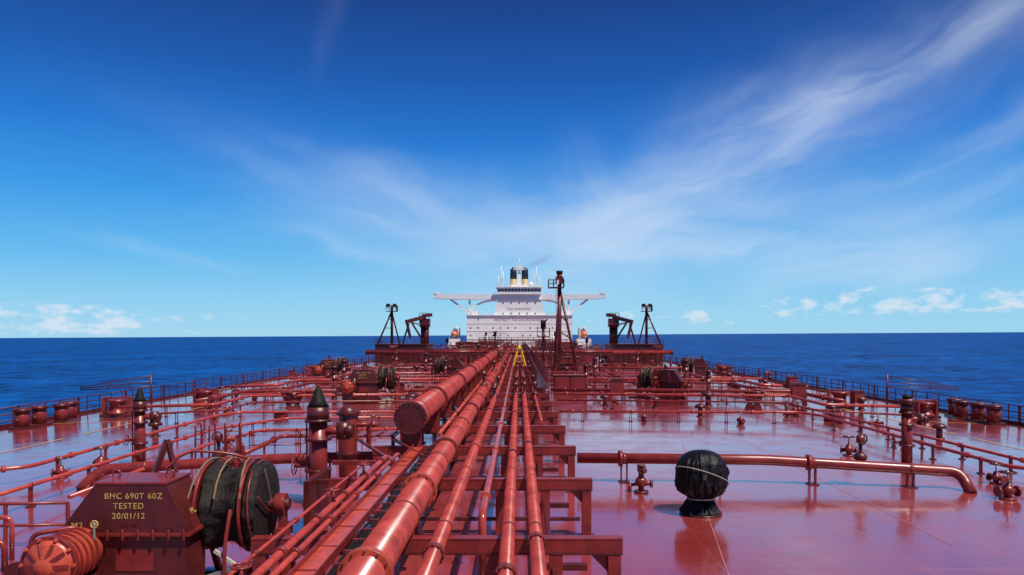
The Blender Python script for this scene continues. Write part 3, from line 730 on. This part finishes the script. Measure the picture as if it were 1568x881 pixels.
for y in (96, 112, 142, 168, 196, 224):
    b = B('pipe_bridge'); w = rng.choice((10, 12, 14)); z = rng.uniform(1.9, 2.7)
    for x in (-w, -w*.55, 4.9, w*.6, w): b.bb(x-.14, x+.14, y-.14, y+.14, cz(x), z, DRED)
    for s0, s1 in ((-w-.15, -4.7), (4.7, w+.15)):
        b.bb(s0, s1, y-.13, y+.13, z+.001, z+.25, DRED)
        for yy in (.5, -.5): b.cyl((s0, y+yy, z+.5), (s1, y+yy, z+.5), .16, RED, seg=12)
        b.rail([(s0, y-.13, z+.25), (s1, y-.13, z+.25)], 1.0, DRED, 1.5, .04, 2)
    b.done()

# ------------------------------------------------------------------ accommodation block
b = B('ship_superstructure')
Y = 256.0
b.bb(-18.2, 18.4, Y, Y+22, -.5, 11.5, WHITE)
b.bb(-18.6, 18.8, Y-.4, Y+22.4, 11.5, 11.75, WHITE)
b.prism([(-9.0, 11.75), (9.2, 11.75), (8.4, 13.6), (7.6, 17.0), (-7.6, 17.0), (-8.3, 13.6)], Y+.6, Y+17, WHITE)
b.bb(-7.9, 7.9, Y+.3, Y+15, 17.0, 17.3, WHITE)
b.prism([(-30, 17.45), (-30, 18.9), (30.2, 18.9), (30.2, 17.45), (24, 17.25), (7.9, 17.1), (-7.9, 17.1), (-24, 17.25)], Y+.9, Y+4.6, WHITE)
b.bb(-7.6, 7.6, Y-.4, Y+11, 18.901, 21.2, WHITE); b.bb(-8.2, 8.2, Y-.9, Y+11.4, 21.2, 21.45, WHITE)
for i in range(13):
    x = -6.9+i*1.15; b.bb(x-.46, x+.46, Y-.44, Y-.38, 19.75, 20.7, GLASS)
for sg in (-1, 1):
    b.bb(sg*29.2-.8, sg*29.2+.8, Y+.8, Y+4.7, 18.901, 19.7, WHITE)
    b.beam((sg*17.3, Y+2, 11.7), (sg*17.3, Y+2, 17.1), .7, .9, WHITE)
    b.beam((sg*24.0, Y+2, 17.2), (sg*17.6, Y+2, 12.4), .8, .7, WHITE)
    pts = [(sg*(17.0-9.0*(1-math.cos(t))), 11.9+5.0*math.sin(t)) for t in [PI/2*k/8 for k in range(9)]]
    for a, c in zip(pts, pts[1:]): b.beam((a[0], Y+2, a[1]), (c[0], Y+2, c[1]), .8, .7, WHITE)
    b.rail([(sg*8, Y+1.0, 18.9), (sg*28.4, Y+1.0, 18.9)], .8, WHITE, 2, .03, 2)
    b.rail([(sg*9.4, Y-.2, 11.75), (sg*18.3, Y-.2, 11.75)], 1.0, WHITE, 1.6, .04, 2)
    b.bb(sg*15.5-1.2, sg*15.5+1.2, Y+1, Y+5, 11.76, 13.2, WHITE)
for z in (1.8, 4.6, 7.2, 10.2):
    for i in range(14):
        if (i*7+int(z*3)) % 5 == 0: continue
        x = -16.8+i*2.58
        if z < 3 and i in (3, 9): b.bb(x-.5, x+.5, Y-.05, Y+.05, 0, 2.2, DRED); continue
        if z > 10 and abs(x) < 13: continue
        b.bb(x-.2, x+.2, Y-.05, Y+.05, z-.26, z+.26, GLASS)
for z in (12.2, 15.9):
    for i in range(5):
        x = -5.6+i*2.8; b.bb(x-.22, x+.22, Y+.55, Y+.65, z-.28, z+.28, GLASS)
for z in (3.4, 6.1, 8.7): b.bb(-18.3, 18.5, Y-.10, Y-.002, z, z+.07, WHITE)
b.rail([(-8, Y-.6, 21.45), (8, Y-.6, 21.45)], 1.0, WHITE, 1.3, .04, 3)
b.bb(-3, 3, Y+4, Y+9, 21.45, 22.4, WHITE)
b.prism([(-.8, 22.4), (.8, 22.4), (.38, 29.2), (-.38, 29.2)], Y+5, Y+6.4, WHITE)
b.bb(-2.0, 2.0, Y+4.4, Y+6.6, 27.9, 28.1, WHITE); b.bb(-1.6, 1.6, Y+4.2, Y+4.5, 28.6, 28.95, WHITE); b.bb(-1.3, 1.3, Y+5, Y+6, 29.2, 29.4, WHITE)
b.cyl((0, Y+5.6, 29.4), (0, Y+5.6, 31.6), .12, WHITE, seg=8); b.bb(-1.5, 1.5, Y+5.4, Y+5.7, 30.2, 30.4, WHITE)
for x, h in ((-6.3, 28.8), (-5.6, 27), (6.1, 28.6), (5.2, 26), (-7.2, 25.5), (7.2, 25)):
    b.cyl((x, Y+2, 21.4), (x, Y+2, h), .12, WHITE, seg=8)
for x in (-6.3, 6.1): b.bb(x-.5, x+.5, Y+1.8, Y+2.2, 24.6, 24.8, WHITE); b.beam((x, Y+2, 27), (x+.9, Y+2, 24.8), .1, .1, WHITE)
b.lathe((4.2, Y+5, 22.7), [(.2, -.8), (.7, -.5), (.8, .1), (.5, .7), (.1, .85)], WHITE, 16)
sup = b.done()
b = B('ship_funnel')
for x in (-2.15, 2.15):
    b.lathe((x, Y+20, 0), [(1.3, 12), (1.25, 25.6)], TAN, 20); b.lathe((x, Y+20, 0), [(1.26, 25.6), (1.2, 29.2), (.9, 29.5)], NAVY, 20)
    b.cyl((x-.3, Y+20, 29.4), (x-.3, Y+20, 30.1), .25, BLACK, seg=8); b.cyl((x+.4, Y+20, 29.4), (x+.4, Y+20, 29.9), .25, BLACK, seg=8)
b.bb(-4.6, 4.6, Y+17.5, Y+23, 11, 22.5, WHITE)
b.done()
SGN = paint('sign_red_paint', (0.42, 0.12, 0.12), .5)
text('NO SMOKING', 1.15, (0, Y+.56, 13.4), RX, sup, SGN, 'sign_text')
text('PROTECT THE ENVIRONMENT', 1.15, (0, Y-.06, 9.6), RX, sup, SGN, 'sign_text')
for sg in (-1, 1):
    b = B('lifeboat')
    b.lathe((0, 0, 0), [(.15, -4.2), (.8, -3.7), (1.2, -2.5), (1.4, 0), (1.2, 2.8), (.8, 3.8), (.15, 4.2)], ORANGE, 20, None, 'Y')
    b.bb(-1.46, 1.46, -3, 3, -.12, .05, WHITE); b.bb(-.7, .7, 1.0, 3.0, .9, 1.7, ORANGE); b.bb(-.75, .75, -3.0, -1.2, .8, 1.3, ORANGE)
    for x in (-.5, .3): b.bb(x-.2, x+.2, .9, 1.0, 1.3, 1.6, GLASS)
    for y in (-2.8, 2.8): b.tube([(-sg*1.5, y, -4.5), (-sg*1.5, y, 2.2), (sg*.3, y, 2.5), (sg*.3, y, 1.2)], .2, WHITE, .6, 8)
    b.bb(-2.4, 2.4, -4, 4, -4.6, -1.6, WHITE)
    b.done((sg*22.8, 262, 5.0))
b = B('deck_crane')
for x in (-11, 11.5):
    b.cyl((x, 246, 0), (x, 246, 5.5), .5, WHITE, seg=14); b.beam((x, 246, 5.6), (x-7*(1 if x > 0 else -1), 244, 5.2), .5, .6, WHITE)
b.rail([(-20, 250, 0), (20, 250, 0)], 1.1, WHITE, 2, .06, 3)
b.done()
# thin exhaust haze leaving the funnel (real volume)
m = bpy.data.materials.new('exhaust_haze'); m.use_nodes = True; nt = m.node_tree
for n in list(nt.nodes): nt.nodes.remove(n)
mo = nt.nodes.new('ShaderNodeOutputMaterial'); pv = nt.nodes.new('ShaderNodeVolumePrincipled'); pv.inputs['Color'].default_value = (.35, .33, .32, 1)
tcn = nt.nodes.new('ShaderNodeTexCoord'); ln = nt.nodes.new('ShaderNodeVectorMath'); ln.operation = 'LENGTH'
nn = nt.nodes.new('ShaderNodeTexNoise'); nn.inputs['Scale'].default_value = 1.6; nn.inputs['Detail'].default_value = 3
m1 = nt.nodes.new('ShaderNodeMapRange'); m1.inputs['From Min'].default_value = 1.0; m1.inputs['From Max'].default_value = .2; m1.inputs['To Max'].default_value = 1
m2 = nt.nodes.new('ShaderNodeMath'); m2.operation = 'MULTIPLY'; m3 = nt.nodes.new('ShaderNodeMath'); m3.operation = 'MULTIPLY'; m3.inputs[1].default_value = .16
nt.links.new(tcn.outputs['Object'], ln.inputs[0]); nt.links.new(ln.outputs['Value'], m1.inputs['Value']); nt.links.new(tcn.outputs['Object'], nn.inputs['Vector'])
nt.links.new(m1.outputs[0], m2.inputs[0]); nt.links.new(nn.outputs['Fac'], m2.inputs[1]); nt.links.new(m2.outputs[0], m3.inputs[0]); nt.links.new(m3.outputs[0], pv.inputs['Density'])
nt.links.new(pv.outputs[0], mo.inputs['Volume'])
b = B('funnel_smoke'); b.lathe((0, 0, 0), [(math.sin(PI*k/12)+.001, -math.cos(PI*k/12)) for k in range(13)], m, 20)
o = b.done((7.5, 278, 32.5)); o.scale = (7.5, 3, 1.9); o.rotation_euler = (0, math.radians(-22), 0)

# ------------------------------------------------------------------ world
SUN_EL = math.radians(61)
sd = Vector((0.76, -0.65, 0)).normalized()
w = bpy.data.worlds.new('World'); S.world = w; w.use_nodes = True
nt = w.node_tree; N, L = nt.nodes, nt.links
for n in list(N): N.remove(n)
out = N.new('ShaderNodeOutputWorld'); bg = N.new('ShaderNodeBackground'); bg.inputs['Strength'].default_value = 0.1
L.new(bg.outputs[0], out.inputs[0])
sky = N.new('ShaderNodeTexSky'); sky.sky_type = 'NISHITA'; sky.sun_disc = False; sky.sun_elevation = SUN_EL
sky.sun_rotation = math.atan2(sd.x, sd.y); sky.air_density = 1.0; sky.dust_density = 0.3; sky.ozone_density = 3
tc = N.new('ShaderNodeTexCoord')
def M(op, a, b_=None, c=None, clamp=False):
    n = N.new('ShaderNodeMath'); n.operation = op; n.use_clamp = clamp
    for i, v in enumerate((a, b_, c)):
        if v is None: continue
        if isinstance(v, (int, float)): n.inputs[i].default_value = v
        else: L.new(v, n.inputs[i])
    return n.outputs[0]
def NOISE(x, y, z, scale, det, rough=.55, dist=0.0):
    c = N.new('ShaderNodeCombineXYZ')
    for i, v in enumerate((x, y, z)):
        if isinstance(v, (int, float)): c.inputs[i].default_value = v
        else: L.new(v, c.inputs[i])
    n = N.new('ShaderNodeTexNoise'); n.inputs['Scale'].default_value = scale; n.inputs['Detail'].default_value = det
    n.inputs['Roughness'].default_value = rough; n.inputs['Distortion'].default_value = dist
    L.new(c.outputs[0], n.inputs['Vector']); return n.outputs['Fac']
def SM(v, a, b_):
    n = N.new('ShaderNodeMapRange'); n.interpolation_type = 'SMOOTHSTEP'
    n.inputs['From Min'].default_value = a; n.inputs['From Max'].default_value = b_
    L.new(v, n.inputs['Value']); return n.outputs['Result']
sx = N.new('ShaderNodeSeparateXYZ'); L.new(tc.outputs['Generated'], sx.inputs[0])
A0 = M('MULTIPLY', M('ARCTAN2', sx.outputs['X'], sx.outputs['Y']), 57.2958)
E0 = M('MULTIPLY', M('ARCSINE', sx.outputs['Z']), 57.2958)
w1 = NOISE(A0, M('MULTIPLY', E0, 1.5), 3.0, .09, 3); w2 = NOISE(A0, M('MULTIPLY', E0, 1.5), 9.0, .12, 3)
A = M('ADD', A0, M('MULTIPLY', M('SUBTRACT', w1, .5), 4.5)); E = M('ADD', E0, M('MULTIPLY', M('SUBTRACT', w2, .5), 4.0))
ramp = N.new('ShaderNodeValToRGB'); cr = ramp.color_ramp
stops = [(0.0, (.34, .68, .90)), (.06, (.25, .62, .90)), (.14, (.11, .49, .89)), (.25, (.025, .32, .82)), (.36, (.003, .18, .66)), (.48, (.001, .09, .42)), (.60, (.001, .045, .26)), (1.0, (.006, .050, .22))]
while len(cr.elements) < len(stops): cr.elements.new(.5)
for e, (p, c) in zip(cr.elements, stops): e.position = p; e.color = (*c, 1)
L.new(M('DIVIDE', E0, 40.0, clamp=True), ramp.inputs['Fac'])
vm = N.new('ShaderNodeVectorMath'); vm.operation = 'SCALE'; vm.inputs['Scale'].default_value = 10.0; L.new(ramp.outputs['Color'], vm.inputs[0])
mx = N.new('ShaderNodeMixRGB'); mx.inputs['Fac'].default_value = 0.90
L.new(sky.outputs[0], mx.inputs['Color1']); L.new(vm.outputs[0], mx.inputs['Color2'])
def rot(a0, e0, ang):
    c, s_ = math.cos(math.radians(ang)), math.sin(math.radians(ang))
    du = M('SUBTRACT', A, a0); dv = M('SUBTRACT', E, e0)
    return M('ADD', M('MULTIPLY', du, c), M('MULTIPLY', dv, s_)), M('SUBTRACT', M('MULTIPLY', dv, c), M('MULTIPLY', du, s_))
fib = {}
for i, ang in enumerate((21, -12, 4, -55)):
    p, q = rot(0, 0, ang)
    fib[ang] = SM(NOISE(M('MULTIPLY', p, .085), M('MULTIPLY', q, .34), i*7.3+1, 1.0, 5, .52, .4), .28, .76)
streaks = [(29, 18.6, 22, 8, 1.0, .34, 21), (24, 16.0, 21, 13, 2.6, .36, 21), (17, 13.0, 26, 9, 3.6, .40, 21), (30, 11.6, 24, 7.5, 1.3, .36, 21), (30.5, 8.8, 16, 9, 1.2, .36, 21), (-9, 10.6, -13, 13, 2.0, .24, -12),
           (-25.6, 5.7, -8, 5, .5, .20, -12), (-12, 6.5, -10, 5, .6, .24, -12), (12, 10.0, 24, 4.5, 1.6, .52, 21), (6, 10.8, -52, 4, 1.6, .25, -55), (24, 5.4, 3, 15, 2.0, .42, 4),
           (8, 7.0, 4, 17, 4.2, .44, 4), (-14, 22.5, 80, 4, .8, .05, -55), (-5, 8.4, -6, 14, 3.0, .26, -12), (8, 8.8, 10, 6, 2.0, .34, 4)]
tot = None
for i, (a0, e0, ang, Ln, Wd, st, fk) in enumerate(streaks):
    p, q = rot(a0, e0, ang)
    g = M('EXPONENT', M('MULTIPLY', M('ADD', M('POWER', M('ABSOLUTE', M('DIVIDE', p, Ln)), 2.4), M('POWER', M('ABSOLUTE', M('DIVIDE', q, Wd)), 2.0)), -1.0))
    m = M('MULTIPLY', M('MULTIPLY', g, M('ADD', M('MULTIPLY', fib[fk], .80), .24)), st)
    inv = M('SUBTRACT', 1.0, m); tot = inv if tot is None else M('MULTIPLY', tot, inv)
cir = M('SUBTRACT', 1.0, tot)
mx2 = N.new('ShaderNodeMixRGB'); mx2.inputs['Color2'].default_value = (6.9, 7.9, 9.3, 1); L.new(cir, mx2.inputs['Fac']); L.new(mx.outputs[0], mx2.inputs['Color1'])
nA = NOISE(M('MULTIPLY', A0, .62), M('MULTIPLY', E0, 1.35), 4.4, 1.0, 6, .58)
nB = NOISE(M('MULTIPLY', A0, .16), 0.0, 2.0, 1.0, 2)
def cum(ac, aw, ec, ew, thr):
    az = M('POWER', M('ABSOLUTE', M('DIVIDE', M('SUBTRACT', A0, ac), aw)), 2.0)
    el = M('POWER', M('ABSOLUTE', M('DIVIDE', M('SUBTRACT', E0, ec), ew)), 2.0)
    d = M('SUBTRACT', M('ADD', nA, M('MULTIPLY', M('SUBTRACT', nB, .5), .3)), M('ADD', thr, M('MULTIPLY', M('ADD', az, el), .09)))
    return SM(d, 0.0, .22)
c1 = cum(-32.5, 8.5, .95, .85, .39); c2 = cum(29.5, 8.5, 2.2, .9, .40); c3 = cum(15, 10, 1.4, .5, .45)
ct = M('MAXIMUM', c1, M('MAXIMUM', c2, c3))
mx3 = N.new('ShaderNodeMixRGB'); mx3.inputs['Color2'].default_value = (7.5, 8.1, 9.0, 1); L.new(M('MULTIPLY', ct, .72), mx3.inputs['Fac']); L.new(mx2.outputs[0], mx3.inputs['Color1'])
L.new(mx3.outputs[0], bg.inputs['Color'])
w.cycles.sampling_method = 'MANUAL'; w.cycles.sample_map_resolution = 512

sl = bpy.data.lights.new('sun', 'SUN'); sl.energy = 5.0; sl.angle = math.radians(.53); sl.color = (1, .955, .88)
so = bpy.data.objects.new('sun', sl); S.collection.objects.link(so)
dirv = Vector((sd.x*math.cos(SUN_EL), sd.y*math.cos(SUN_EL), math.sin(SUN_EL)))
so.rotation_euler = dirv.to_track_quat('Z', 'Y').to_euler(); so.location = (30, -20, 60)

cam = bpy.data.cameras.new('camera'); co = bpy.data.objects.new('camera', cam); S.collection.objects.link(co)
cam.lens = 25.94; cam.sensor_width = 36; cam.shift_y = 0.0462; cam.shift_x = -0.007; cam.clip_end = 200000; cam.clip_start = .1
co.location = (0, 0, 4.8); co.rotation_euler = (PI/2, 0, 0)
S.camera = co
